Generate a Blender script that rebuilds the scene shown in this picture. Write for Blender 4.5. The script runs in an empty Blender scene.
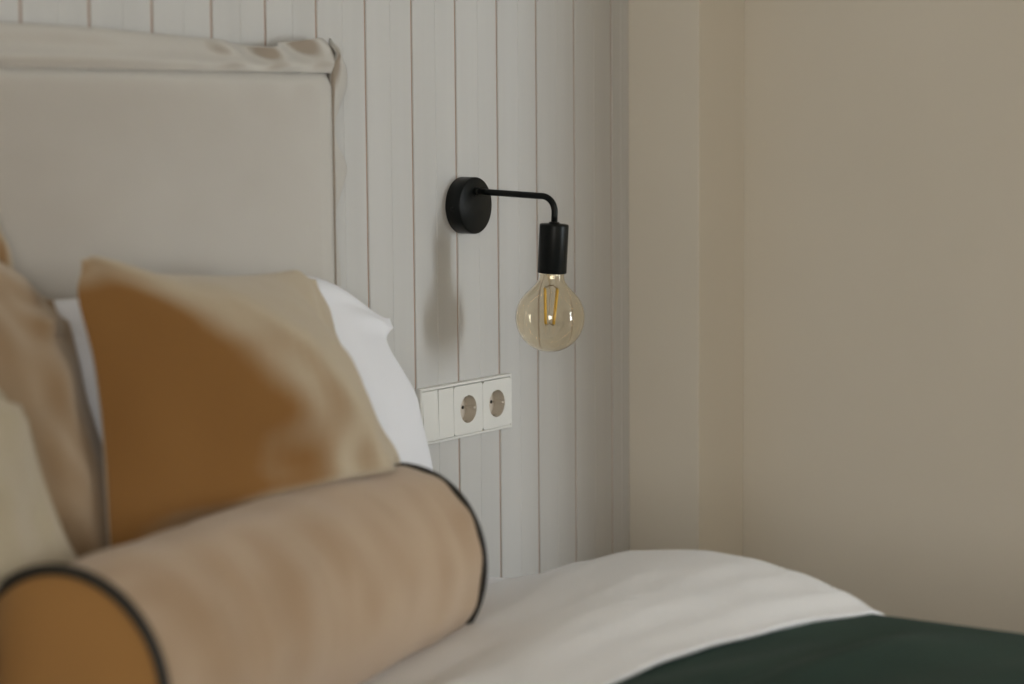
import bpy, bmesh, math, random
from mathutils import Vector, Matrix, noise
PI = math.pi
S = bpy.context.scene
COL = S.collection
random.seed(4)

# ------------------------------------------------------------------ helpers
def tag(o, label=None, cat=None, group=None, kind=None):
    if label: o['label'] = label
    if cat: o['category'] = cat
    if group: o['group'] = group
    if kind: o['kind'] = kind
    return o

def obj(name, bm, mat, parent=None, smooth=False, loc=None):
    me = bpy.data.meshes.new(name)
    bmesh.ops.recalc_face_normals(bm, faces=bm.faces[:])
    bm.to_mesh(me); bm.free()
    if smooth:
        for p in me.polygons: p.use_smooth = True
    o = bpy.data.objects.new(name, me)
    me.materials.append(mat)
    COL.objects.link(o)
    if parent is not None: o.parent = parent
    if loc is not None: o.location = loc
    return o

def empty(name, loc, rot=(0, 0, 0)):
    o = bpy.data.objects.new(name, None); COL.objects.link(o)
    o.location = loc; o.rotation_euler = rot; o.empty_display_size = .05
    return o

def box(bm, x0, x1, y0, y1, z0, z1):
    v = [bm.verts.new(p) for p in ((x0,y0,z0),(x1,y0,z0),(x1,y1,z0),(x0,y1,z0),(x0,y0,z1),(x1,y0,z1),(x1,y1,z1),(x0,y1,z1))]
    for f in ((0,1,2,3),(4,5,6,7),(0,1,5,4),(1,2,6,5),(2,3,7,6),(3,0,4,7)):
        bm.faces.new([v[i] for i in f])
    return v

def bevel(bm, w, seg=2, ang=.5):
    bmesh.ops.recalc_face_normals(bm, faces=bm.faces[:])
    es = [e for e in bm.edges if len(e.link_faces) == 2 and e.calc_face_angle(0) > ang]
    bmesh.ops.bevel(bm, geom=es, offset=w, segments=seg, affect='EDGES', profile=.5)

def lathe(bm, prof, seg=48, M=None, cap0=False, cap1=False):
    """prof: list of (r, h) revolved about z"""
    rings = []
    for r, h in prof:
        if r < 1e-6:
            rings.append([bm.verts.new((0, 0, h))])
        else:
            rings.append([bm.verts.new((r*math.cos(2*PI*k/seg), r*math.sin(2*PI*k/seg), h)) for k in range(seg)])
    for a, b in zip(rings, rings[1:]):
        for k in range(seg):
            k2 = (k+1) % seg
            if len(a) == 1 and len(b) == 1: continue
            if len(a) == 1: bm.faces.new((a[0], b[k2], b[k]))
            elif len(b) == 1: bm.faces.new((a[k], a[k2], b[0]))
            else: bm.faces.new((a[k], a[k2], b[k2], b[k]))
    if cap0 and len(rings[0]) > 1: bm.faces.new(rings[0])
    if cap1 and len(rings[-1]) > 1: bm.faces.new(rings[-1])
    if M is not None:
        for rg in rings:
            for v in rg: v.co = M @ v.co
    return rings

def tube(bm, pts, r, seg=12, closed=False, cap=True):
    pts = [Vector(p) for p in pts]; n = len(pts)
    rings = []; prev = None
    for i, p in enumerate(pts):
        if closed: t = pts[(i+1) % n] - pts[i-1]
        else: t = pts[min(i+1, n-1)] - pts[max(i-1, 0)]
        t.normalize()
        if prev is None:
            up = Vector((0, 0, 1)) if abs(t.z) < .9 else Vector((1, 0, 0))
            nrm = t.cross(up).normalized()
        else:
            nrm = (prev - t*prev.dot(t)).normalized()
        prev = nrm; b = t.cross(nrm)
        rr = r(i/(n-1)) if callable(r) else r
        rings.append([bm.verts.new(p + (nrm*math.cos(2*PI*k/seg) + b*math.sin(2*PI*k/seg))*rr) for k in range(seg)])
    m = n if closed else n-1
    for i in range(m):
        a, b = rings[i], rings[(i+1) % n]
        for k in range(seg):
            bm.faces.new((a[k], a[(k+1) % seg], b[(k+1) % seg], b[k]))
    if cap and not closed:
        bm.faces.new(rings[0]); bm.faces.new(rings[-1])

def sstep(a, b, x):
    t = max(0., min(1., (x-a)/(b-a))); return t*t*(3-2*t)

def interp(xs, ys, x):
    if x <= xs[0]: return ys[0]
    for i in range(len(xs)-1):
        if x <= xs[i+1]:
            t = (x-xs[i])/(xs[i+1]-xs[i]); t = t*t*(3-2*t)*.5 + t*.5
            return ys[i]*(1-t) + ys[i+1]*t
    return ys[-1]

def N(x, y, z=0): return noise.noise(Vector((x, y, z)))

# ------------------------------------------------------------------ materials
def mat(name, col, rough=.6, **kw):
    m = bpy.data.materials.new(name); m.use_nodes = True
    b = m.node_tree.nodes['Principled BSDF']
    b.inputs['Base Color'].default_value = (*col, 1)
    b.inputs['Roughness'].default_value = rough
    for k, v in kw.items():
        b.inputs[k.replace('_', ' ')].default_value = v
    return m

def vary(m, c0, c1, scale=(4, 4, 4), detail=4, lo=.35, hi=.65):
    """surface colour mottled between two close tones, in object space"""
    nt = m.node_tree; b = nt.nodes['Principled BSDF']
    tc = nt.nodes.new('ShaderNodeTexCoord'); mp = nt.nodes.new('ShaderNodeMapping')
    mp.inputs['Scale'].default_value = scale
    nz = nt.nodes.new('ShaderNodeTexNoise'); nz.inputs['Scale'].default_value = 1
    nz.inputs['Detail'].default_value = detail
    cr = nt.nodes.new('ShaderNodeValToRGB')
    cr.color_ramp.elements[0].position = lo; cr.color_ramp.elements[0].color = (*c0, 1)
    cr.color_ramp.elements[1].position = hi; cr.color_ramp.elements[1].color = (*c1, 1)
    nt.links.new(tc.outputs['Object'], mp.inputs[0]); nt.links.new(mp.outputs[0], nz.inputs[0])
    nt.links.new(nz.outputs['Fac'], cr.inputs[0]); nt.links.new(cr.outputs[0], b.inputs['Base Color'])
    return m

def bump(m, scale, strength, dist=.002, detail=2, stretch=(1, 1, 1), prev=None):
    nt = m.node_tree; b = nt.nodes['Principled BSDF']
    tc = nt.nodes.new('ShaderNodeTexCoord'); mp = nt.nodes.new('ShaderNodeMapping')
    mp.inputs['Scale'].default_value = stretch
    nz = nt.nodes.new('ShaderNodeTexNoise'); nz.inputs['Scale'].default_value = scale
    nz.inputs['Detail'].default_value = detail
    bp = nt.nodes.new('ShaderNodeBump'); bp.inputs['Strength'].default_value = strength
    bp.inputs['Distance'].default_value = dist
    nt.links.new(tc.outputs['Object'], mp.inputs[0]); nt.links.new(mp.outputs[0], nz.inputs[0])
    nt.links.new(nz.outputs['Fac'], bp.inputs['Height'])
    nt.links.new(bp.outputs[0], b.inputs['Normal'])
    return m

M_panel = mat('painted_boards', (.60, .575, .52), .5)
vary(M_panel, (.525, .52, .505), (.565, .56, .545), (14, 1, .7), 4)
bump(M_panel, 60, .25, .001, 3, (1, 1, .05))
M_groove = mat('groove_paint', (.40, .27, .20), .8)
M_wall = mat('beige_plaster', (.68, .60, .49), .85)
vary(M_wall, (.705, .655, .565), (.73, .68, .59), (3, 3, 2), 3)
bump(M_wall, 90, .12, .001, 2)
M_ceil = mat('ceiling_paint', (.72, .71, .68), .9)
M_floor = mat('oak_floor', (.50, .38, .27), .5)
vary(M_floor, (.44, .33, .23), (.56, .43, .31), (2, 18, 1), 5)
M_white = mat('white_cotton', (.83, .845, .90), .85, Sheen_Weight=.1)
bump(M_white, 22, .25, .004, 3)
M_duvet = mat('white_satin_cotton', (.87, .88, .91), .8, Sheen_Weight=.1)
bump(M_duvet, 9, .22, .006, 3, (1, 1.6, 1))
M_green = mat('dark_green_velvet', (.02, .05, .042), .85, Sheen_Weight=.05, Specular_IOR_Level=.2, Sheen_Roughness=.45, Sheen_Tint=(.45, .62, .58, 1))
vary(M_green, (.022, .044, .036), (.032, .060, .048), (7, 3, 5), 4)
bump(M_green, 260, .2, .001, 2)
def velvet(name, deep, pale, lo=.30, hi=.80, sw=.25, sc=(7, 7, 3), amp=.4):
    """pile fabric, its sheen put into the colour: deep where one looks down into the pile, pale where one looks along it"""
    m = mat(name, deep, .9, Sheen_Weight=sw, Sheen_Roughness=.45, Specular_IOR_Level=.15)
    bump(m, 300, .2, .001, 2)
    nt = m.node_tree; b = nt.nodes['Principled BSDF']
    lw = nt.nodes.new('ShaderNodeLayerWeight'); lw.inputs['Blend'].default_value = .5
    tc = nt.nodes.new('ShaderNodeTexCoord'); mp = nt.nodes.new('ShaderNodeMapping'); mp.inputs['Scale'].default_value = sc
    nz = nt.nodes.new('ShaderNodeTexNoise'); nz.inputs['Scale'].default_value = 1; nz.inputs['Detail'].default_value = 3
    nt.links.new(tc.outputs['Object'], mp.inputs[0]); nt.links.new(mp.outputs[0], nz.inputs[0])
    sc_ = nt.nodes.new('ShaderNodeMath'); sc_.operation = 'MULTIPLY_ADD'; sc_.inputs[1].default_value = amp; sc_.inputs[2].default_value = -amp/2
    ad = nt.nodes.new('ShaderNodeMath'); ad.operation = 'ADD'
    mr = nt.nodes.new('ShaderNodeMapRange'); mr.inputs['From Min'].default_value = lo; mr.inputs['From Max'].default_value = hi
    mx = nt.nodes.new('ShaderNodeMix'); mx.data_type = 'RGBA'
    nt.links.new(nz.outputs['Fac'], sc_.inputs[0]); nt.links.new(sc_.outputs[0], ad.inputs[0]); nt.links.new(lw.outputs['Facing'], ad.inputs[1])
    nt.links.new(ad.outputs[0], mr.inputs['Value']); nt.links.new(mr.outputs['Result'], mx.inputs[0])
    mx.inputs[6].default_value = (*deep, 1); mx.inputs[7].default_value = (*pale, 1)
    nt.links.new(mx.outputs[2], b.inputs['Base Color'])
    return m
M_head = velvet('linen_velvet_with_falloff', (.33, .282, .232), (.54, .52, .485), .12, .39, .1, (5, 4, 7), .12)  # narrow facing range also puts the light falloff leftwards into the nap colour
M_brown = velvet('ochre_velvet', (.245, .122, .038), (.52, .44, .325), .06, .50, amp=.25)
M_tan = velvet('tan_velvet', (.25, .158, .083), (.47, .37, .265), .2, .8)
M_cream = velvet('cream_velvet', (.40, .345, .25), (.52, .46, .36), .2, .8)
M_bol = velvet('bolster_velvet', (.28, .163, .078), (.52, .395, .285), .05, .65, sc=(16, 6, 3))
M_boltend = velvet('bolster_velvet_end_shade', (.36, .19, .065), (.42, .30, .17), .3, 1.0)  # cover's velvet again, with the end's shading put into an ochre tone
M_pipe = mat('black_piping', (.018, .016, .013), .7)
M_black = mat('matt_black_metal', (.005, .0065, .0065), .36, Specular_IOR_Level=.18)
M_plug = mat('white_plastic', (.74, .74, .71), .35)
M_plug2 = mat('socket_plastic', (.60, .54, .46), .4)
M_dark = mat('hole_shade', (.01, .01, .01), .8)  # black for flat discs, standing for the shade inside the pin holes
M_metal = mat('clip_metal', (.55, .5, .42), .35, Metallic=1.)
M_wood = mat('bed_wood', (.25, .17, .11), .6)
M_frame = mat('window_white', (.75, .75, .73), .4)
M_fil = mat('amber_filament', (1.0, .66, .10), .5)
M_wire = mat('filament_wire', (.35, .25, .15), .4, Metallic=.7)
M_stem = mat('clear_stem_glass', (1, 1, 1), .02, Transmission_Weight=1., IOR=1.3)
# thin amber glass: the bulb is a real hollow shell, tinted
M_glass = mat('amber_glass', (1.0, .94, .82), .01, Transmission_Weight=1., IOR=1.45)

# ------------------------------------------------------------------ dimensions
XC = .4531          # where the panelling meets the boxed column
COLD = .127         # depth of the column
XW = .60            # side wall
XL = -4.2; YB = -4.3; ZC = 2.65
ZS = 1.15           # sconce height

def cut_bm(bm):
    """the hole in the boards behind the socket strip"""
    x0, x1, z0, z1 = -.1095+.002, .1035-.002, .8222+.002, .8932-.002
    for co, no in (((x0,0,0),(1,0,0)), ((x1,0,0),(1,0,0)), ((0,0,z0),(0,0,1)), ((0,0,z1),(0,0,1))):
        bmesh.ops.bisect_plane(bm, geom=bm.verts[:]+bm.edges[:]+bm.faces[:], plane_co=co, plane_no=no)
    kill = []
    for f in bm.faces:
        c = f.calc_center_median()
        if x0 < c.x < x1 and z0 < c.z < z1 and c.y < .01: kill.append(f)
    bmesh.ops.delete(bm, geom=kill, context='FACES')

# ------------------------------------------------------------------ room shell
bm = bmesh.new()
gr = [-.8235, -.7189, -.6169, -.5138, -.4142, -.3146, -.2134, -.1118, -.0105, .0912, .1927, .2954, .4018, XC]
xs = []
x = gr[0]
while x > XL: xs.append(x); x -= .1025
xs = [XL] + xs[::-1] + gr[1:]
g = .0019
for a, b in zip(xs, xs[1:]):
    v0 = len(bm.verts)
    ca, cb = a + g, (b - g if b != XC else b)
    e = .0010
    mid = ca + (cb-ca)*.52      # faint bead down the middle of each board
    P = [(ca, .0022), (ca, e), (ca+e, 0), (mid-.0008, 0), (mid, .0007), (mid+.0008, 0), (cb-e, 0), (cb, e), (cb, .0022)]
    lo = [bm.verts.new((p[0], p[1], 0)) for p in P]; hi = [bm.verts.new((p[0], p[1], ZC)) for p in P]
    for i in range(len(P)-1): bm.faces.new((lo[i], lo[i+1], hi[i+1], hi[i]))
cut_bm(bm)
wh = obj('wall_head', bm, M_panel); tag(wh, kind='structure')
bm = bmesh.new(); box(bm, XL, XW+.05, .0022, .12, 0, ZC)
cut_bm(bm)
tag(obj('wall_head_backing', bm, M_groove), kind='structure')
bm = bmesh.new(); box(bm, XC, XW, -COLD, .0021, 0, ZC)
bevel(bm, .0018, 2)
tag(obj('trim_1', bm, M_wall), kind='structure')
# short side wall; beyond its end the room widens, and a tall window faces the bed wall
YS = -1.5; XR = 2.6
bm = bmesh.new(); box(bm, XW, XR+.1, YS, .12, 0, ZC); tag(obj('wall_right', bm, M_wall), kind='structure')
bm = bmesh.new(); box(bm, XR, XR+.1, YB, YS, 0, ZC); tag(obj('wall_right', bm, M_wall), kind='structure')
WX0, WX1, WZ0, WZ1 = 1.05, 1.76, .35, 2.25
V0, V1, V2, V3 = -3.7, -2.5, .9, 2.1     # made-up window in the far left wall, added for fill light
bm = bmesh.new(); box(bm, XL-.1, XL, YB, V0, 0, ZC); box(bm, XL-.1, XL, V1, .12, 0, ZC); box(bm, XL-.1, XL, V0, V1, 0, V2); box(bm, XL-.1, XL, V0, V1, V3, ZC)
tag(obj('wall_left', bm, M_wall), kind='structure')
DW = .8      # window recess made this deep to cut light at the headboard's left end
bm = bmesh.new()
box(bm, XL-.1, WX0, YB-DW, YB, 0, ZC); box(bm, WX1, XR+.1, YB-DW, YB, 0, ZC)
box(bm, WX0, WX1, YB-DW, YB, 0, WZ0); box(bm, WX0, WX1, YB-.2, YB, WZ1, ZC)
tag(obj('wall_back', bm, M_wall), kind='structure')
bm = bmesh.new(); box(bm, XL-.1, XR+.1, YB-DW, .12, -.1, 0); tag(obj('floor', bm, M_floor), kind='structure')
bm = bmesh.new(); box(bm, XL-.1, XR+.1, YB-DW, .12, ZC, ZC+.1); tag(obj('ceiling', bm, M_ceil), kind='structure')
bm = bmesh.new()
for (a, b, c, d) in ((WX0, WX0+.05, WZ0, WZ1), (WX1-.05, WX1, WZ0, WZ1), (WX0+.05, WX1-.05, WZ0, WZ0+.05), (WX0+.05, WX1-.05, WZ1-.05, WZ1),
                     (WX0+.05, WX1-.05, 1.58, 1.62)):
    box(bm, a, b, YB-DW+.06, YB-DW+.12, c, d)
tag(obj('window_1', bm, M_frame), kind='structure')
bm = bmesh.new()
for (a, b, c, d) in ((V0, V0+.05, V2, V3), (V1-.05, V1, V2, V3), (V0+.05, V1-.05, V2, V2+.05), (V0+.05, V1-.05, V3-.05, V3)):
    box(bm, XL-.08, XL-.03, a, b, c, d)
tag(obj('fill_window', bm, M_frame), kind='structure')  # frame around the added fill light, unseen from the camera

# ------------------------------------------------------------------ bed
XB0, XB1 = -1.98, -.32       # mattress sides
bed = empty('bed', (-1.15, -1.0, 0))
tag(bed, 'upholstered bed with tall pale grey-beige headboard against the panelled wall', 'bed')
def bobj(name, bm, m, smooth=False, parent=None):
    for v in bm.verts: v.co -= Vector((-1.15, -1.0, 0))
    return obj(name, bm, m, parent or bed, smooth)
bm = bmesh.new(); box(bm, XB0, XB1, -2.08, -.052, .12, .36); bevel(bm, .015, 3)
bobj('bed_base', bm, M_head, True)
for lx in (XB0+.08, XB1-.08):
    for ly in (-2.0, -.14):
        bm = bmesh.new(); box(bm, lx-.03, lx+.03, ly-.03, ly+.03, 0, .125); bevel(bm, .004)
        bobj('leg', bm, M_wood)
# headboard slab: padded panel
HX0, HX1, HZ1, HY = -1.93, -.3445, 1.3345, -.055
bm = bmesh.new()
nx, nz = 90, 50
def hb_front(u, v):
    x = HX0 + (HX1-HX0)*u; z = .2 + (HZ1-.2)*v
    ex = min(x-HX0, HX1-x); ez = HZ1-z
    r = .022
    d = 0
    for e, r in ((ex, .009), (ez, .022)):
        if e < r: d += r - math.sqrt(max(0, r*r-(r-e)**2))
    d = min(d, .03)
    y = HY + d*.45 - .004*math.sin(PI*u)*math.sin(PI*min(1, v*.9+.1))
    y += .0016*N(x*3, z*3, 1) * min(1, ex/.05, ez/.05)
    # short gathers radiating from the top seam and the corner
    y += .0022*N(x*26 + z*10, z*4, 5)*math.exp(-ez/.03)*sstep(-.75, -.4, x)
    return (x, y, z)
gridv = [[bm.verts.new(hb_front(i/nx, j/nz)) for j in range(nz+1)] for i in range(nx+1)]
for i in range(nx):
    for j in range(nz):
        bm.faces.new((gridv[i][j], gridv[i+1][j], gridv[i+1][j+1], gridv[i][j+1]))
bv = {}
def back(v):
    if v not in bv: bv[v] = bm.verts.new((v.co.x, -.002, v.co.z))
    return bv[v]
edge = [gridv[i][0] for i in range(nx+1)] + [gridv[nx][j] for j in range(1, nz+1)] + [gridv[i][nz] for i in range(nx-1, -1, -1)] + [gridv[0][j] for j in range(nz-1, 0, -1)]
for a, b in zip(edge, edge[1:]+edge[:1]): bm.faces.new((a, b, back(b), back(a)))
bm.faces.new([back(v) for v in edge])
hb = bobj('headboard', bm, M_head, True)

# flange: a flat doubled border sewn on behind the seam, floppy and creased
def ribbon(name, path_in, path_out, yfun, n=140, m=10, th=.009, parent=hb):
    bm = bmesh.new(); F = []; B = []
    for i in range(n+1):
        s = i/n; a = path_in(s); b = path_out(s)
        fr = []; bk = []
        for j in range(m+1):
            t = j/m
            x = a[0]+(b[0]-a[0])*t; z = a[1]+(b[1]-a[1])*t
            y = yfun(s, t, x, z)
            hh = th*.5*(1 - .75*max(0, (t-.7)/.3)**2)
            fr.append(bm.verts.new((x, y-hh, z))); bk.append(bm.verts.new((x, y+hh, z)))
        F.append(fr); B.append(bk)
    for i in range(n):
        for j in range(m):
            bm.faces.new((F[i][j], F[i+1][j], F[i+1][j+1], F[i][j+1]))
            bm.faces.new((B[i][j], B[i][j+1], B[i+1][j+1], B[i+1][j]))
        bm.faces.new((F[i][m], F[i+1][m], B[i+1][m], B[i][m]))
        bm.faces.new((F[i][0], B[i][0], B[i+1][0], F[i+1][0]))
    for k in (0, n):
        for j in range(m): bm.faces.new((F[k][j], F[k][j+1], B[k][j+1], B[k][j]))
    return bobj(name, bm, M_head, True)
topx = [-1.95, -1.4, -1.0, -.887, -.792, -.754, -.655, -.555, -.494, -.457, -.41, -.359, -.325]
topz = [1.372, 1.380, 1.3765, 1.3777, 1.3772, 1.3755, 1.3724, 1.3684, 1.3638, 1.3597, 1.3674, 1.3729, 1.3737]
def t_in(s): x = HX0-.02+(HX1+.004-(HX0-.02))*s; return (x, HZ1-.006)
def t_out(s): x = HX0-.04+(-.325-(HX0-.04))*s; return (x, interp(topx, topz, x))
def t_y(s, t, x, z):
    base = -.047 + .018*t
    w = sstep(-.62, -.45, x)
    base += .006*N(x*6, 3)*t + w*t*(.013*math.sin((x+.36)*70+z*45) + .010*N(x*26, z*34, 2))
    base -= .006*math.exp(-((t-.25)/.2)**2)
    return base
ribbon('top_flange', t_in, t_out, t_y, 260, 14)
sz = [.3, .6, .85, 1.0, 1.052, 1.09, 1.135, 1.18, 1.208, 1.222, 1.2377, 1.263, 1.28, 1.295, 1.312, 1.327, 1.352, 1.3735]
sx = [-.328, -.330, -.330, -.329, -.3291, -.328, -.325, -.3156, -.3108, -.3145, -.3223, -.3237, -.317, -.3107, -.3060, -.3058, -.3153, -.3270]
def s_in(s): z = .3+(HZ1+.004-.3)*s; return (HX1-.006, z)
def s_out(s): z = .3+(1.3735-.3)*s; return (interp(sz, sx, z), z)
def s_y(s, t, x, z):
    base = -.051 + .016*t
    w = sstep(1.0, 1.2, z)
    base += t*(.010*N(z*9, 7) + w*.008*math.sin(z*50+1.3) + .005*N(z*26, x*20, 3))
    base -= .010*sstep(1.27, 1.36, z)*math.sin(PI*min(1, t*1.2))
    return base
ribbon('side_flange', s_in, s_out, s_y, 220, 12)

# mattress + fitted sheet
bm = bmesh.new(); box(bm, XB0+.01, XB1-.01, -2.06, -.06, .361, .645); bevel(bm, .05, 5)
tag(obj('mattress', bm, M_white, None, True), 'white sheeted mattress on the bed, its corner showing beside the wall', 'mattress')

XE = -.232     # outer side of the bedding
def side_round(x, top, x1, r, zlow):
    """top surface that rolls over at the right-hand side"""
    e = x1 - x
    if e >= r: return top
    return top - (r - math.sqrt(max(0, r*r-(r-e)**2)))

def bedding(name, x0, x1, prof, yend0, yend1, zhem, mat_, th=.012, ny=90, nx=90, r=.06, lump=None, label='', cat=''):
    """quilt: cross-section across the bed (top, rolled side, hanging drop) swept along y, solid thickness"""
    bm = bmesh.new()
    rows_o = []; rows_i = []
    nside = 16; nround = 12
    for j in range(ny+1):
        t = j/ny; y = yend0+(yend1-yend0)*t
        ro = []; ri = []
        ztop = prof(y)
        # across the top
        for i in range(nx+1):
            x = x0+(x1-r-x0)*(i/nx)
            z = ztop + (lump(x, y) if lump else 0)
            ro.append((x, y, z)); ri.append((x, y, z-th))
        zt = ztop + (lump(x1-r, y) if lump else 0)
        for k in range(1, nround+1):
            a = PI/2*k/nround
            ro.append((x1-r+r*math.sin(a), y, zt-r+r*math.cos(a)))
            ri.append((x1-r+(r-th)*math.sin(a), y, zt-r+(r-th)*math.cos(a)))
        for k in range(1, nside+1):
            z = (zt-r)+(zhem-(zt-r))*k/nside
            w = .012*k/nside*math.sin(y*22+1.5*N(y*3, 1))
            ro.append((x1+w, y, z)); ri.append((x1-th+w, y, z))
        rows_o.append([bm.verts.new(p) for p in ro]); rows_i.append([bm.verts.new(p) for p in ri])
    n = len(rows_o[0])
    for j in range(ny):
        for i in range(n-1):
            bm.faces.new((rows_o[j][i], rows_o[j][i+1], rows_o[j+1][i+1], rows_o[j+1][i]))
            bm.faces.new((rows_i[j][i], rows_i[j+1][i], rows_i[j+1][i+1], rows_i[j][i+1]))
        for i in (0, n-1):
            bm.faces.new((rows_o[j][i], rows_o[j+1][i], rows_i[j+1][i], rows_i[j][i]))
    for j in (0, ny):
        for i in range(n-1): bm.faces.new((rows_o[j][i], rows_o[j][i+1], rows_i[j][i+1], rows_i[j][i]))
    o = obj(name, bm, mat_, None, True)
    tag(o, label, cat); return o

# white under-sheet, peeping out by the wall
def p_sheet(y): return .691 if y < -.25 else .691 - .012*sstep(-.2, -.07, y)
def l_sheet(x, y): return -.006*(1-sstep(-1.0, -.35, x)) + .002*N(x*8, y*8)
bedding('bed_sheet', XB0+.0, XE-.003, p_sheet, -.062, -.60, .40, M_white, .006, 40, 60, .05, l_sheet,
        'thin white sheet edge showing beyond the bolster near the wall sockets', 'sheet')

# green coverlet: lies from under the fold to the foot of the bed
def fold_y(x): return interp([-1.5, -.70, -.60, -.514, -.42, -.353, -.278, -.237, -.17], [-.70, -.675, -.676, -.688, -.712, -.729, -.765, -.822, -.845], x)
def p_green(y): return .7055 - .001*sstep(-1, -2, y)
def l_green(x, y):
    z = -.012*(1-sstep(-1.1, -.4, x))
    # long soft ridges running across and down the bed
    eg = 1-math.exp(-((x+.29)/.10)**2)
    z += eg*.010*math.exp(-((y+.865+.10*(x+.25))/.022)**2)*sstep(-.9, -.45, x)*.4
    z -= eg*.006*math.exp(-((y+.84+.16*(x+.25))/.02)**2)*sstep(-1.1, -.4, x)
    z += .006*N(x*4, y*5, 3)*(1-math.exp(-((x+.29)/.1)**2)) + .010*N(x*2.2+y*3, y*4, 8)*(1-math.exp(-((x+.29)/.1)**2))
    z += .007*math.sin((x*.9+y*2.2)*16)*sstep(-.3, -.42, x)*.6
    return z
bedding('bedspread', XB0-.04, XE, p_green, -.60, -2.12, .30, M_green, .010, 190, 110, .045, l_green,
        'dark green velvet bedspread over the foot of the bed, tucked beneath the white fold', 'bedspread')

# thick white duvet turned down: closed puffy slab with a rounded front edge
def duv_top(y):
    ys = [-.80, -.748, -.705, -.65, -.60, -.545, -.449, -.376, -.316, -.262, -.20]
    zs = [.706, .712, .7300, .7460, .754, .7575, .7465, .7245, .7025, .690, .689]
    return interp(ys, zs, y)
bm = bmesh.new()
rows = []
NX = 110; NYt = 60; x0 = XB0-.03
Y0 = -.262
r_s = .055
def xprof():
    L = []
    for i in range(NX+1): L.append(('t', x0+(XE+.004-r_s-x0)*i/NX))
    for k in range(1, 13): L.append(('r', PI/2*k/12))
    for k in range(1, 13): L.append(('s', k/12))
    return L
XP = xprof()
def duv_pt(xp, y, front=0.):
    """outer surface; front in 0..1 rounds the lower edge of the fold back under"""
    kind, val = xp
    x = val if kind == 't' else XE+.004-r_s
    xe = min(x, XE)
    puff = duv_top(y) - .690
    side = .25 + .75*sstep(-.80, -.27, xe)      # lower and calmer towards the middle, fuller at the side
    base = .690 + .022*sstep(-.50, -.64, y)
    z = base - .010*(1-sstep(-1.0, -.4, x)) + (duv_top(y) - base)*side
    z += .004*N(x*5+2, y*6, 2)*sstep(XE-.04, XE-.2, x) + .003*N(x*12, y*14, 4)*sstep(XE-.04, XE-.12, x)
    z += .0012*math.sin((y*1.0-x*.35)*62+2*N(x*3, y*3))*sstep(-.22, -.33, y)*sstep(-.62, -.5, x)*.35
    return x, z
def duv_row(y, lower):
    row = []
    for xp in XP:
        kind, val = xp
        x, z = duv_pt(xp, y)
        yy = y + (fold_y(x if kind == 't' else x + (.02 if kind == 's' else .02*math.sin(val)))+.748)*sstep(-.45, -.70, y)
        if lower:
            z = .7040 - .012*(1-sstep(-1.0, -.4, x)) if y < -.59 else z-.012
        if kind == 't': p = (x, yy, z)
        elif kind == 'r':
            rr = r_s - (.011 if lower else 0)
            zz = z + (0 if not lower else 0)
            p = (x+rr*math.sin(val), yy, z - r_s*(1-math.cos(val)) + (.0 if not lower else 0))
        else:
            rr = r_s - (.011 if lower else 0)
            hem = .42
            p = (x+rr+.010*val*math.sin(yy*19), yy, (z-r_s)*(1-val)+hem*val)
        row.append(p)
    return row
ysT = [Y0+(-.748-Y0)*i/NYt for i in range(NYt+1)]
seq = [duv_row(y, False) for y in ysT]
last = seq[-1]; low = duv_row(-.742, True)
for k in range(1, 7):           # rounded nose of the fold
    a = PI*k/7; nr = []
    for p, q in zip(last, low):
        c = (Vector(p)+Vector(q))/2; h = (Vector(p)-Vector(q))/2
        nr.append(tuple(c + h*math.cos(a) + Vector((0, -.006, 0))*math.sin(a)))
    seq.append(nr)
seq += [duv_row(y, True) for y in [-.742+(Y0+.742)*i/30 for i in range(31)]]
V = [[bm.verts.new(p) for p in rw] for rw in seq]
n = len(V[0]); m = len(V)
for j in range(m):
    a, b = V[j], V[(j+1) % m]
    for i in range(n-1): bm.faces.new((a[i], a[i+1], b[i+1], b[i]))
bm.faces.new([v[0] for v in V]); bm.faces.new([v[-1] for v in V])
du = obj('duvet', bm, M_duvet, None, True)
tag(du, 'puffy white duvet turned down across the bed over the green bedspread', 'duvet')

# ------------------------------------------------------------------ bolster
CAM = Vector((-2.5448, -1.8370, 1.2766))
A = Vector((-1.2055, -.4365, .7780)); B = Vector((-.5925, -.3400, .7780)); RB = .1045
axis = (B-A).normalized(); Lb = (B-A).length
perp = Vector((axis.y, -axis.x, 0))      # towards the foot of the bed
UP = Vector((0, 0, 1))
def bol_pt(s, th, dr=0.):
    """s in 0..1 along, th angle; sags a little where it rests"""
    R = RB*(1 + .035*math.sin(PI*s)) + dr
    c = A + axis*(Lb*s)
    p = c + (perp*math.cos(th)+UP*math.sin(th))*R
    low = c.z - RB*.93
    if p.z < low: p.z = low - (low-p.z)*.25
    # far end a little slumped into a soft rounded corner
    w = sstep(.8, 1, s)
    p += axis*(-.008*w*math.cos(th*2+.6)) + UP*(-.004*w*math.cos(th-.3))
    return p
bol = empty('bolster', (A.x/2+B.x/2, A.y/2+B.y/2, .675))
tag(bol, 'round tan velvet bolster with black piped ends lying across the bed', 'bolster cushion')
off = Vector(bol.location)
def bo(name, bm, m, smooth=True):
    for v in bm.verts: v.co -= off
    return obj(name, bm, m, bol, smooth)
bm = bmesh.new(); ns, nt_ = 90, 120; R_ = []
for i in range(ns+1):
    s = i/ns; rg = []
    for k in range(nt_):
        th = 2*PI*k/nt_
        e = min(s, 1-s)*Lb
        d = .0028*N(s*5, math.cos(th)*2, math.sin(th)*2)
        d += .0035*N(s*11, math.cos(th)*1.3+4, math.sin(th)*1.3)
        d += .0012*math.sin(th*13+2*N(s*3, th))*math.exp(-e/.05)     # gathers at the piped seams
        rg.append(bm.verts.new(bol_pt(s, th, d)))
    R_.append(rg)
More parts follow.
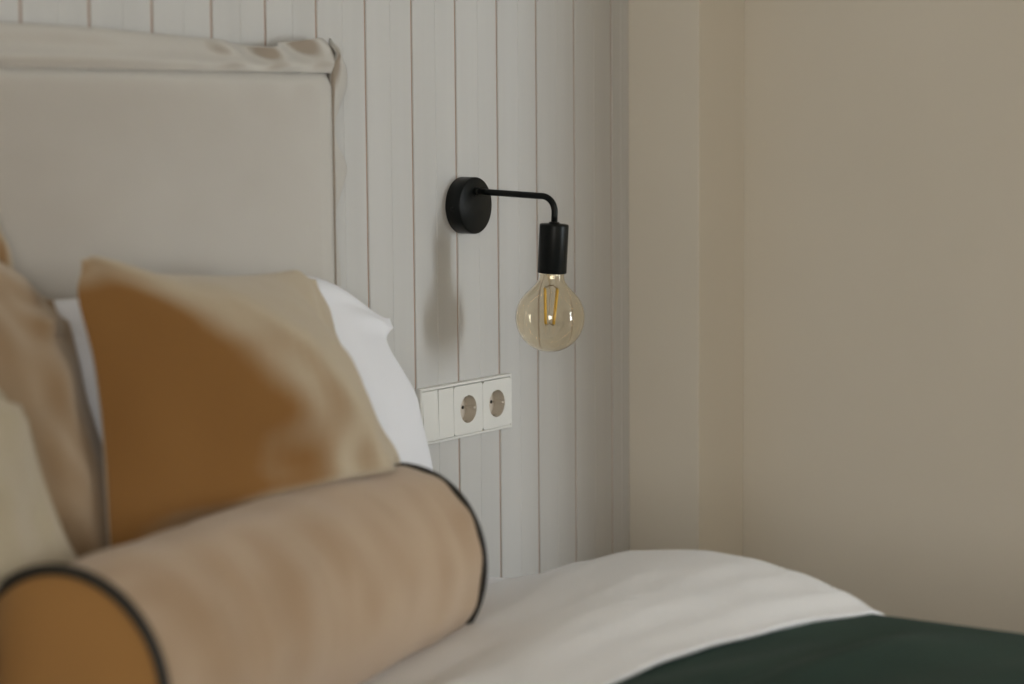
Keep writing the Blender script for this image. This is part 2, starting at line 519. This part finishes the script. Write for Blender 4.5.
for i in range(ns):
    for k in range(nt_): bm.faces.new((R_[i][k], R_[i][(k+1) % nt_], R_[i+1][(k+1) % nt_], R_[i+1][k]))
bo('cover', bm, M_bol)
for s, sg in ((0, -1), (1, 1)):
    bm = bmesh.new()
    rings = []
    for q in range(0, 9):
        f = 1-q/8
        rings.append([bm.verts.new((A+axis*Lb*s)*(1-f)+bol_pt(s, 2*PI*k/72)*f + axis*sg*.014*(1-f**3)) if q < 8 else None for k in range(72)])
    cpt = bm.verts.new((A+axis*Lb*s)+axis*sg*.012)
    for q in range(7):
        for k in range(72): bm.faces.new((rings[q][k], rings[q][(k+1) % 72], rings[q+1][(k+1) % 72], rings[q+1][k]))
    for k in range(72): bm.faces.new((rings[7][k], rings[7][(k+1) % 72], cpt))
    bo('end_panel', bm, M_boltend)
    bm = bmesh.new()
    tube(bm, [bol_pt(s, 2*PI*k/96, .002)+axis*sg*.001 for k in range(96)], .0055 if s == 0 else .0034, 10, closed=True)
    bo('piping', bm, M_pipe)

# ------------------------------------------------------------------ cushions and pillows
def cushion(name, w, h, th, pos, rot, m, label, cat, seed=0, pinch=.07, p=2.6, wr=.004, corner=None, sag=0., press=True, e1=.55, crest=None, n=64, crn=None):
    """pos = centre of bottom edge; rot = (lean, roll, yaw). Local x width, y thickness (front = -y), z height."""
    R = Matrix.Rotation(rot[2], 4, 'Z') @ Matrix.Rotation(rot[0], 4, 'X') @ Matrix.Rotation(rot[1], 4, 'Y')
    bm = bmesh.new()
    def P(u, v, side):
        x = w/2*u*(1 - pinch*math.cos(PI/2*v)**1.3 * abs(u)**2)
        z = h/2*v*(1 - pinch*math.cos(PI/2*u)**1.3 * abs(v)**2)
        kc = sstep(.72, 1, abs(u))*sstep(.72, 1, abs(v))
        x -= math.copysign(.016*kc, u); z -= math.copysign(.016*kc, v)
        T = (max(0, 1-abs(u)**p))**e1*(max(0, 1-abs(v)**p))**e1
        y = side*th/2*T
        zb = max(0, -v)
        y *= 1 + .25*(-v)*(1-abs(v))               # fuller low down
        k = wr
        wv = k*N(u*2.2+seed, v*2.2, side+seed)*2 + k*N(u*5+seed*2, v*5, side*3)*1.2
        # creases running in from the corners
        for cu in (-1, 1):
            for cv in (-1, 1):
                dx, dz = u-cu, v-cv; rr = math.hypot(dx, dz); an = math.atan2(dz*-cv, dx*-cu)
                wv += k*1.3*math.sin(an*9+seed+cu*2+cv)*math.exp(-((rr-.35)/.28)**2)
        y += side*wv*min(1, T*1.6)
        if crest and side < 0: y = -crest(u, v) - wv*min(1, T*1.6)
        q = Vector((x, y, z+h/2))
        if crn: q += crn(u, v, side)
        q.y += sag*(u*u)*.5
        return q
    F = [[None]*(n+1) for _ in range(n+1)]; Bk = [[None]*(n+1) for _ in range(n+1)]
    for i in range(n+1):
        for j in range(n+1):
            u = math.sin((i/n*2-1)*PI/2*.96)/math.sin(PI/2*.96); v = math.sin((j/n*2-1)*PI/2*.96)/math.sin(PI/2*.96)
            F[i][j] = bm.verts.new(P(u, v, -1))
            Bk[i][j] = F[i][j] if (i in (0, n) or j in (0, n)) else bm.verts.new(P(u, v, 1))
    for i in range(n):
        for j in range(n):
            bm.faces.new((F[i][j], F[i+1][j], F[i+1][j+1], F[i][j+1]))
            bm.faces.new((Bk[i][j], Bk[i][j+1], Bk[i+1][j+1], Bk[i+1][j]))
    pos = Vector(pos)
    for v in bm.verts:
        q = R @ v.co + pos
        # squashed by the bolster in front, the headboard behind and the bed below
        if press:
            d = q - A; s = d.dot(axis)
            if -.03 < s < Lb+.03:
                pr = -d.dot(perp)           # distance behind the axis
                hz = q.z - A.z; rr = math.hypot(pr, hz); RR = RB*1.03
                if rr < RR and pr > -.04:
                    need = math.sqrt(max(0, RR*RR-hz*hz))
                    q -= perp*(need-pr)
        if q.y > HY-.006: q.y = HY-.006 - .15*min(.01, q.y-HY+.006)
        if q.z < .700: q.z = .700 - (.700-q.z)*.12
        v.co = q - pos
    o = obj(name, bm, m, None, True, pos)
    tag(o, label, cat, 'velvet cushions against the headboard' if name == 'cushion' else None); return o

# white pillow, leaning on the headboard, one drooping corner sticking out past the cushions
def crn_w(u, v, s):
    q = Vector((0, 0, 0))
    k = sstep(.62, 1, u)*sstep(.40, 1, v)
    q += Vector((.052*k, .0, -.052*k))
    k2 = sstep(.5, 1, u)*(1-sstep(.1, .7, v))
    q += Vector((.055*k2, 0, 0))
    return q
cushion('pillow', .66, .405, .11, (-.675, -.190, .69), (math.radians(-14), math.radians(0), 0), M_white,
        'white cotton pillow leaning on the headboard behind the brown cushion', 'pillow', 3, .02, 3.2, .003, crn=crn_w)
def crn_b(u, v, s):
    k = sstep(.55, 1, -u)*sstep(.55, 1, v); k2 = sstep(-.2, 1, u)*sstep(-1, 1, v)
    kl = sstep(.2, -1, u)
    return Vector((-.012*k - kl*(.040+.060*sstep(.9, -.8, v)), 0, .032*k)) + Vector((.012, 0, -.006))*(sstep(.80, 1, -u)*sstep(.80, 1, v)) + Vector((-.042*k2, 0, -.006*k2))
def crest_b(u, v):
    c = interp([-1, -.4, .3, .9], [.25, .05, -.30, -.62], v)
    if u < c: a = (u+1)/(c+1)
    else: a = (1-u)/(1-c)
    a = max(0, a)
    t = 1-(1-a)**1.35 if u < c else 1-(1-a)**1.5
    t = t - .10*math.exp(-((u-c)/.12)**2)*t
    d = .150*t*(1-abs(v)**2.6)**.75
    d -= .030*math.exp(-((v+.42+.22*(u+.3))/.085)**2)*sstep(-.95, -.5, u)*(1-sstep(-.05, .3, u))
    # sagging folds low on the dark side
    d += .010*math.sin((v*1.0+u*.35)*11)*math.exp(-((u-c+.35)/.3)**2)*(1-v*v)*(1-u*u)
    return d*(1-.55*sstep(.3, 1, u)*sstep(0, -1, v))
cushion('cushion', .43, .44, .16, (-.688, -.295, .69), (math.radians(-17), math.radians(2.5), math.radians(4)), M_brown,
        'ochre brown velvet cushion with pointed corners standing behind the bolster', 'cushion', 7, .06, 2.0, .005, crn=crn_b, e1=.8, crest=crest_b)
cushion('cushion', .43, .485, .06, (-1.135, -.165, .71), (math.radians(-10), math.radians(-1), 0), M_brown,
        'brown cushion at the left edge with only its corner tip above the tan cushion', 'cushion', 11, .07, 2.6, .005)
def crn_t(u, v, s):
    k = sstep(.2, 1, u)*sstep(.3, 1, v)
    return Vector((-.01*k, 0, -.075*k)) + Vector((.068*sstep(.3, -1, v)*u, 0, 0))
cushion('cushion', .46, .50, .115, (-1.128, -.250, .70), (math.radians(-16), math.radians(2), math.radians(2)), M_tan,
        'tan velvet cushion left of the ochre brown one, cut by the left edge', 'cushion', 15, .05, 2.2, .005, crn=crn_t, e1=.7)
cushion('cushion', .42, .43, .12, (-1.300, -.365, .69), (math.radians(-14), math.radians(0), math.radians(2)), M_cream,
        'cream cushion at the left edge in front of the tan one, behind bolster', 'cushion', 19, .05, 2.6, .005, crn=crn_t)

# ------------------------------------------------------------------ wall sconce
sc = empty('wall_sconce', (0, 0, ZS))
tag(sc, 'matt black wall lamp with bent arm and bare amber globe bulb', 'wall lamp')
RX = Matrix.Rotation(PI/2, 4, 'X')            # z axis -> -y
bm = bmesh.new()
lathe(bm, [(.0388, 0), (.0400, .001), (.0400, .0232), (.0396, .0244), (.0386, .0250), (.0, .0250)], 96, RX, cap0=True)
can = obj('backplate', bm, M_black, sc, True, (0, 0, -.0026))
bm = bmesh.new()
Ms = Matrix.Translation((-.0397, -.0125, -.004)) @ Matrix.Rotation(-PI/2, 4, 'Y')
lathe(bm, [(.0028, 0), (.0028, .0008), (.0022, .0012), (.0013, .0012), (.0013, .0003), (0, .0003)], 20, Ms)
obj('screw', bm, M_plug2 if False else M_black, can, True)
T = Matrix.Rotation(.045, 4, 'X')
bm = bmesh.new()
AZ, AY = .0185, -.158
pts = [(0, -.022, AZ), (0, -.05, AZ), (0, -.09, AZ), (0, -.12, AZ)]
rb = .021
for k in range(0, 13):
    a = PI/2*k/12
    pts.append((0, AY+rb-rb*math.sin(a), AZ-rb+rb*math.cos(a)))
pts += [(0, AY, AZ-rb-.005), (0, AY, -.0155)]
tube(bm, pts, .0045, 20)
bm.transform(T)
arm = obj('arm', bm, M_black, sc, True)
bm = bmesh.new(); lathe(bm, [(.0062, .0), (.0062, .004), (.0050, .0055)], 24, T @ Matrix.Translation((0, -.0245, AZ)) @ RX, True, True)
obj('arm_collar', bm, M_black, sc, True)
HT = -.0188; HB_ = HT-.0675
TH = T @ Matrix.Translation((0, AY, HT)) @ Matrix.Rotation(.018, 4, 'X') @ Matrix.Translation((0, 0, -HT))
bm = bmesh.new()
lathe(bm, [(.0, HT+.0028), (.0070, HT+.0028), (.0074, HT+.0004), (.0190, HT), (.0200, HT-.0010), (.0202, HT-.0025), (.0202, HB_+.001), (.0197, HB_),
           (.0176, HB_), (.0174, HB_+.03), (0, HB_+.03)], 64, TH)
obj('lamp_holder', bm, M_black, sc, True)
# bulb
RBL = .0482; CB = -.1485
def neck_prof(k=1., d=0.):
    P = []
    top = HB_+.012
    P.append((.0172-d, top))
    P.append((.0172-d, HB_-.006))
    # flare from the neck into the globe
    a0 = math.radians(42)
    x1, z1 = (RBL-d)*math.sin(a0), CB+(RBL-d)*math.cos(a0)
    p0 = Vector((.0172-d, HB_-.006)); p3 = Vector((x1, z1))
    p1 = p0+Vector((0, -.006)); p2 = p3-Vector((math.cos(a0), -math.sin(a0)))*.007
    for i in range(1, 13):
        t = i/12
        q = p0*(1-t)**3+p1*3*t*(1-t)**2+p2*3*t*t*(1-t)+p3*t**3
        P.append((q.x, q.y))
    for i in range(1, 29):
        a = a0+(PI-a0)*i/28
        P.append(((RBL-d)*math.sin(a) if i < 28 else 0, CB+(RBL-d)*math.cos(a)))
    return P
TB = TH
bm = bmesh.new()
lathe(bm, neck_prof(), 72, TB)
nv = len(bm.verts)
lathe(bm, neck_prof(d=.0009), 72, TB)
bmesh.ops.recalc_face_normals(bm, faces=bm.faces[:])
me = bpy.data.meshes.new('bulb')
# outer skin faces out, inner skin faces in, so the glass is a thin hollow shell
bm.verts.ensure_lookup_table(); bm.verts.index_update()
cc = TB @ Vector((0, 0, CB))
for f in bm.faces:
    inner = all(v.index >= nv for v in f.verts)
    c = f.calc_center_median(); ax_ = TB @ Vector((0, 0, 0)); 
    o_ = c - cc
    outward = f.normal.dot(o_) > 0
    if outward == inner: f.normal_flip()
bm.to_mesh(me); bm.free()
for p_ in me.polygons: p_.use_smooth = True
me.materials.append(M_glass)
bulb = bpy.data.objects.new('bulb', me); COL.objects.link(bulb); bulb.parent = sc
bulb['label'] = 'clear amber glass globe bulb'
bm = bmesh.new(); lathe(bm, [(0, HB_+.029), (.012, HB_+.029), (.0135, HB_+.024), (.0135, HB_+.004), (.0150, HB_+.002), (.0150, HB_-.0005), (0, HB_-.0005)], 40, TB)
obj('bulb_cap', bm, M_metal, bulb, True)
bm = bmesh.new(); lathe(bm, [(.009, HB_-.001), (.0062, HB_-.006), (.0040, HB_-.013), (.0032, HB_-.020), (.0040, HB_-.0215), (.0018, HB_-.024), (.0016, CB-.006), (0, CB-.008)], 24, TB, cap0=True)
obj('glass_stem', bm, M_stem, bulb, True)
zf0, zf1 = HB_-.0225, CB-.0085
for k, an in enumerate((-.17, -.17+PI/2, -.17+PI, -.17+1.5*PI)):
    d0, d1 = .0122, .0078
    p0 = Vector((d0*math.cos(an), d0*math.sin(an), zf0)); p1 = Vector((d1*math.cos(an), d1*math.sin(an), zf1))
    bm = bmesh.new(); tube(bm, [TB @ (p0*(1-t)+p1*t) for t in (0, .33, .66, 1)], .0018, 10)
    fl = obj('filament', bm, M_fil, bulb, True)
bm = bmesh.new(); bm2 = bmesh.new()
for k, an in enumerate((-.17, -.17+PI/2, -.17+PI, -.17+1.5*PI)):
    p0 = Vector((.0122*math.cos(an), .0122*math.sin(an), zf0)); p1 = Vector((.0078*math.cos(an), .0078*math.sin(an), zf1))
    q = Vector((.0035*math.cos(an), .0035*math.sin(an), HB_-.016))
    tube(bm, [TB @ q, TB @ Vector((.006*math.cos(an), .006*math.sin(an), HB_-.0195)), TB @ (p0+Vector((0, 0, .002))), TB @ p0], .0004, 6)
    tube(bm2, [TB @ p1, TB @ (p1+Vector((0, 0, -.002))), TB @ Vector((0, 0, CB-.0085))], .0004, 6)
obj('support_wire', bm, M_wire, bulb, True)
bm = bmesh.new()
tube(bm, [TB @ Vector((-.004, 0, HB_-.017)), TB @ Vector((-.002, .001, HB_-.0185)), TB @ Vector((0, -.001, HB_-.017)), TB @ Vector((.002, .001, HB_-.0185)), TB @ Vector((.004, 0, HB_-.017))], .0006, 6)
obj('wire_clip', bm, M_wire, bulb, True)
obj('filament_joint', bm2, M_wire, bulb, True)

# ------------------------------------------------------------------ switch and socket strip
PX, PZ = .1035, ZS-.2568        # inner top right corner of the insert row
W = .071
x0p, x1p, z0p, z1p = PX-3*W, PX, PZ-W, PZ
cx, cz = (x0p+x1p)/2, (z0p+z1p)/2
so = empty('socket_strip', (cx, 0, cz))
tag(so, 'white three-gang wall plate with light switch and two round sockets', 'socket')
def so_obj(name, bm, m, parent=None, smooth=False):
    return obj(name, bm, m, parent or so, smooth)
fw_ = .0045
# frame: outer border with bevelled lip
bm = bmesh.new()
hx, hz = 1.5*W, W/2
def rect(a, b, y): return [bm.verts.new(p) for p in ((-a, y, -b), (a, y, -b), (a, y, b), (-a, y, b))]
L = [rect(hx+fw_, hz+fw_, 0), rect(hx+fw_, hz+fw_, -.0085), rect(hx+fw_-.0012, hz+fw_-.0012, -.0100), rect(hx+.0008, hz+.0008, -.0100), rect(hx+.0003, hz+.0003, -.0094), rect(hx+.0003, hz+.0003, .004)]
for a, b in zip(L, L[1:]):
    for k in range(4): bm.faces.new((a[k], a[(k+1) % 4], b[(k+1) % 4], b[k]))
so_obj('frame', bm, M_plug)
# two half-width rockers, slightly tipped
for k in range(2):
    bm = bmesh.new()
    a = -hx+.0006+k*(W/2); b = -hx+(k+1)*W/2-.0001
    z0_, z1_ = -hz+.0005, hz-.0005
    yt, yb = ((-.0088, -.0118), (-.0104, -.0110))[k]
    vs = [bm.verts.new(p) for p in ((a, -.002, z0_), (b, -.002, z0_), (b, -.002, z1_), (a, -.002, z1_), (a, yb, z0_), (b, yb, z0_), (b, yt, z1_), (a, yt, z1_))]
    for f in ((0,1,2,3),(4,5,6,7),(0,1,5,4),(1,2,6,5),(2,3,7,6),(3,0,4,7)): bm.faces.new([vs[i] for i in f])
    bevel(bm, .0005, 2)
    so_obj('rocker_switch', bm, M_plug)
def ring_hole(bm, half, r, y, ox, n=64):
    """square face with a round hole"""
    inn = []; out = []
    for k in range(n):
        a = 2*PI*(k+.5)/n; c, s = math.cos(a), math.sin(a)
        inn.append(bm.verts.new((ox+r*c, y, r*s)))
        q = half/max(abs(c), abs(s)); out.append(bm.verts.new((ox+q*c, y, q*s)))
    for k in range(n): bm.faces.new((inn[k], inn[(k+1) % n], out[(k+1) % n], out[k]))
    return inn, out
for k in range(2):
    ox = -hx+W*1.5+W*k
    bm = bmesh.new()
    r0 = .0198
    inn, out = ring_hole(bm, W/2-.0004, r0, -.0108, ox)
    n = len(inn)
    back_o = [bm.verts.new((v.co.x, -.003, v.co.z)) for v in out]
    for q in range(n): bm.faces.new((out[q], out[(q+1) % n], back_o[(q+1) % n], back_o[q]))
    ins = so_obj('socket_insert', bm, M_plug)
    # the recessed well: side wall with keyed flats left and right, floor, guide ridge
    bm = bmesh.new(); depth = .0060
    top = []; bot = []
    for q in range(n):
        a = 2*PI*(q+.5)/n; c, s = math.cos(a), math.sin(a)
        top.append(bm.verts.new((ox+r0*c, -.0108, r0*s)))
        bot.append(bm.verts.new((ox+(r0-.0006)*c, -.0108+.0175, (r0-.0006)*s)))
    for q in range(n): bm.faces.new((top[q], top[(q+1) % n], bot[(q+1) % n], bot[q]))
    bm.faces.new(bot)
    for sx in (-1, 1):       # guide ridges at mid height
        box(bm, ox+sx*(r0-.0030)-.0022, ox+sx*(r0-.0030)+.0022, -.0095, .0060, -.0013, .0013)
    so_obj('well', bm, M_plug2, ins)
    for sx in (-1, 1):
        bm = bmesh.new(); lathe(bm, [(0, .0), (.0026, .0), (.0026, .0006), (0, .0006)], 20, Matrix.Translation((ox+sx*.0095, .0066, 0)) @ RX)
        so_obj('pin_hole_disc', bm, M_dark, ins, True)
    for sz_ in (-1, 1):
        bm = bmesh.new(); box(bm, ox-.0022, ox+.0022, -.0085, .006, sz_*(r0-.0022)-.0008, sz_*(r0-.0022)+.0008)
        so_obj('earth_clip', bm, M_metal, ins)

# ------------------------------------------------------------------ light
w = bpy.data.worlds.new('world'); S.world = w; w.use_nodes = True
bgn = w.node_tree.nodes['Background']; bgn.inputs[0].default_value = (.80, .90, 1, 1); bgn.inputs[1].default_value = 1.5
def area(name, loc, rot, sx, sy, power, col):
    l = bpy.data.lights.new(name, 'AREA'); l.shape = 'RECTANGLE'; l.size = sx; l.size_y = sy; l.energy = power; l.color = col
    o = bpy.data.objects.new(name, l); COL.objects.link(o); o.location = loc; o.rotation_euler = rot
    return o
# daylight through the recessed window
area('window_and_fill_light', ((WX0+WX1)/2, YB-DW+.01, (WZ0+WZ1)/2), (PI/2, 0, 0), WX1-WX0-.04, WZ1-WZ0-.04, 108, (.86, .94, 1.0))

area('window_and_fill_light', (XL-.09, (V0+V1)/2, (V2+V3)/2), (0, -PI/2, 0), 1.1, 1.1, 50, (1.0, .95, .86))  # added fill to brighten the side wall, no window known there

# ------------------------------------------------------------------ camera
f_px, yaw, pitch, roll = 2214.66, .96780, .1030, -.0081
cd = bpy.data.cameras.new('camera'); cam = bpy.data.objects.new('camera', cd); COL.objects.link(cam)
cd.sensor_width = 36; cd.lens = f_px*36/1024
fwd = Vector((math.sin(yaw)*math.cos(pitch), math.cos(yaw)*math.cos(pitch), -math.sin(pitch)))
r0_ = Vector((math.cos(yaw), -math.sin(yaw), 0)); u0_ = r0_.cross(fwd)
rr = r0_*math.cos(roll)+u0_*math.sin(roll); uu = -r0_*math.sin(roll)+u0_*math.cos(roll)
Mx = Matrix((rr, uu, -fwd)).transposed().to_4x4(); Mx.translation = CAM
cam.matrix_world = Mx
cd.dof.use_dof = True; cd.dof.focus_distance = 3.10; cd.dof.aperture_fstop = 2.8
cd.clip_start = .05
S.camera = cam
S.view_settings.view_transform = 'Standard'; S.view_settings.look = 'None'
S.view_settings.gamma = 1; S.view_settings.use_curve_mapping = False
S.view_settings.exposure = .16
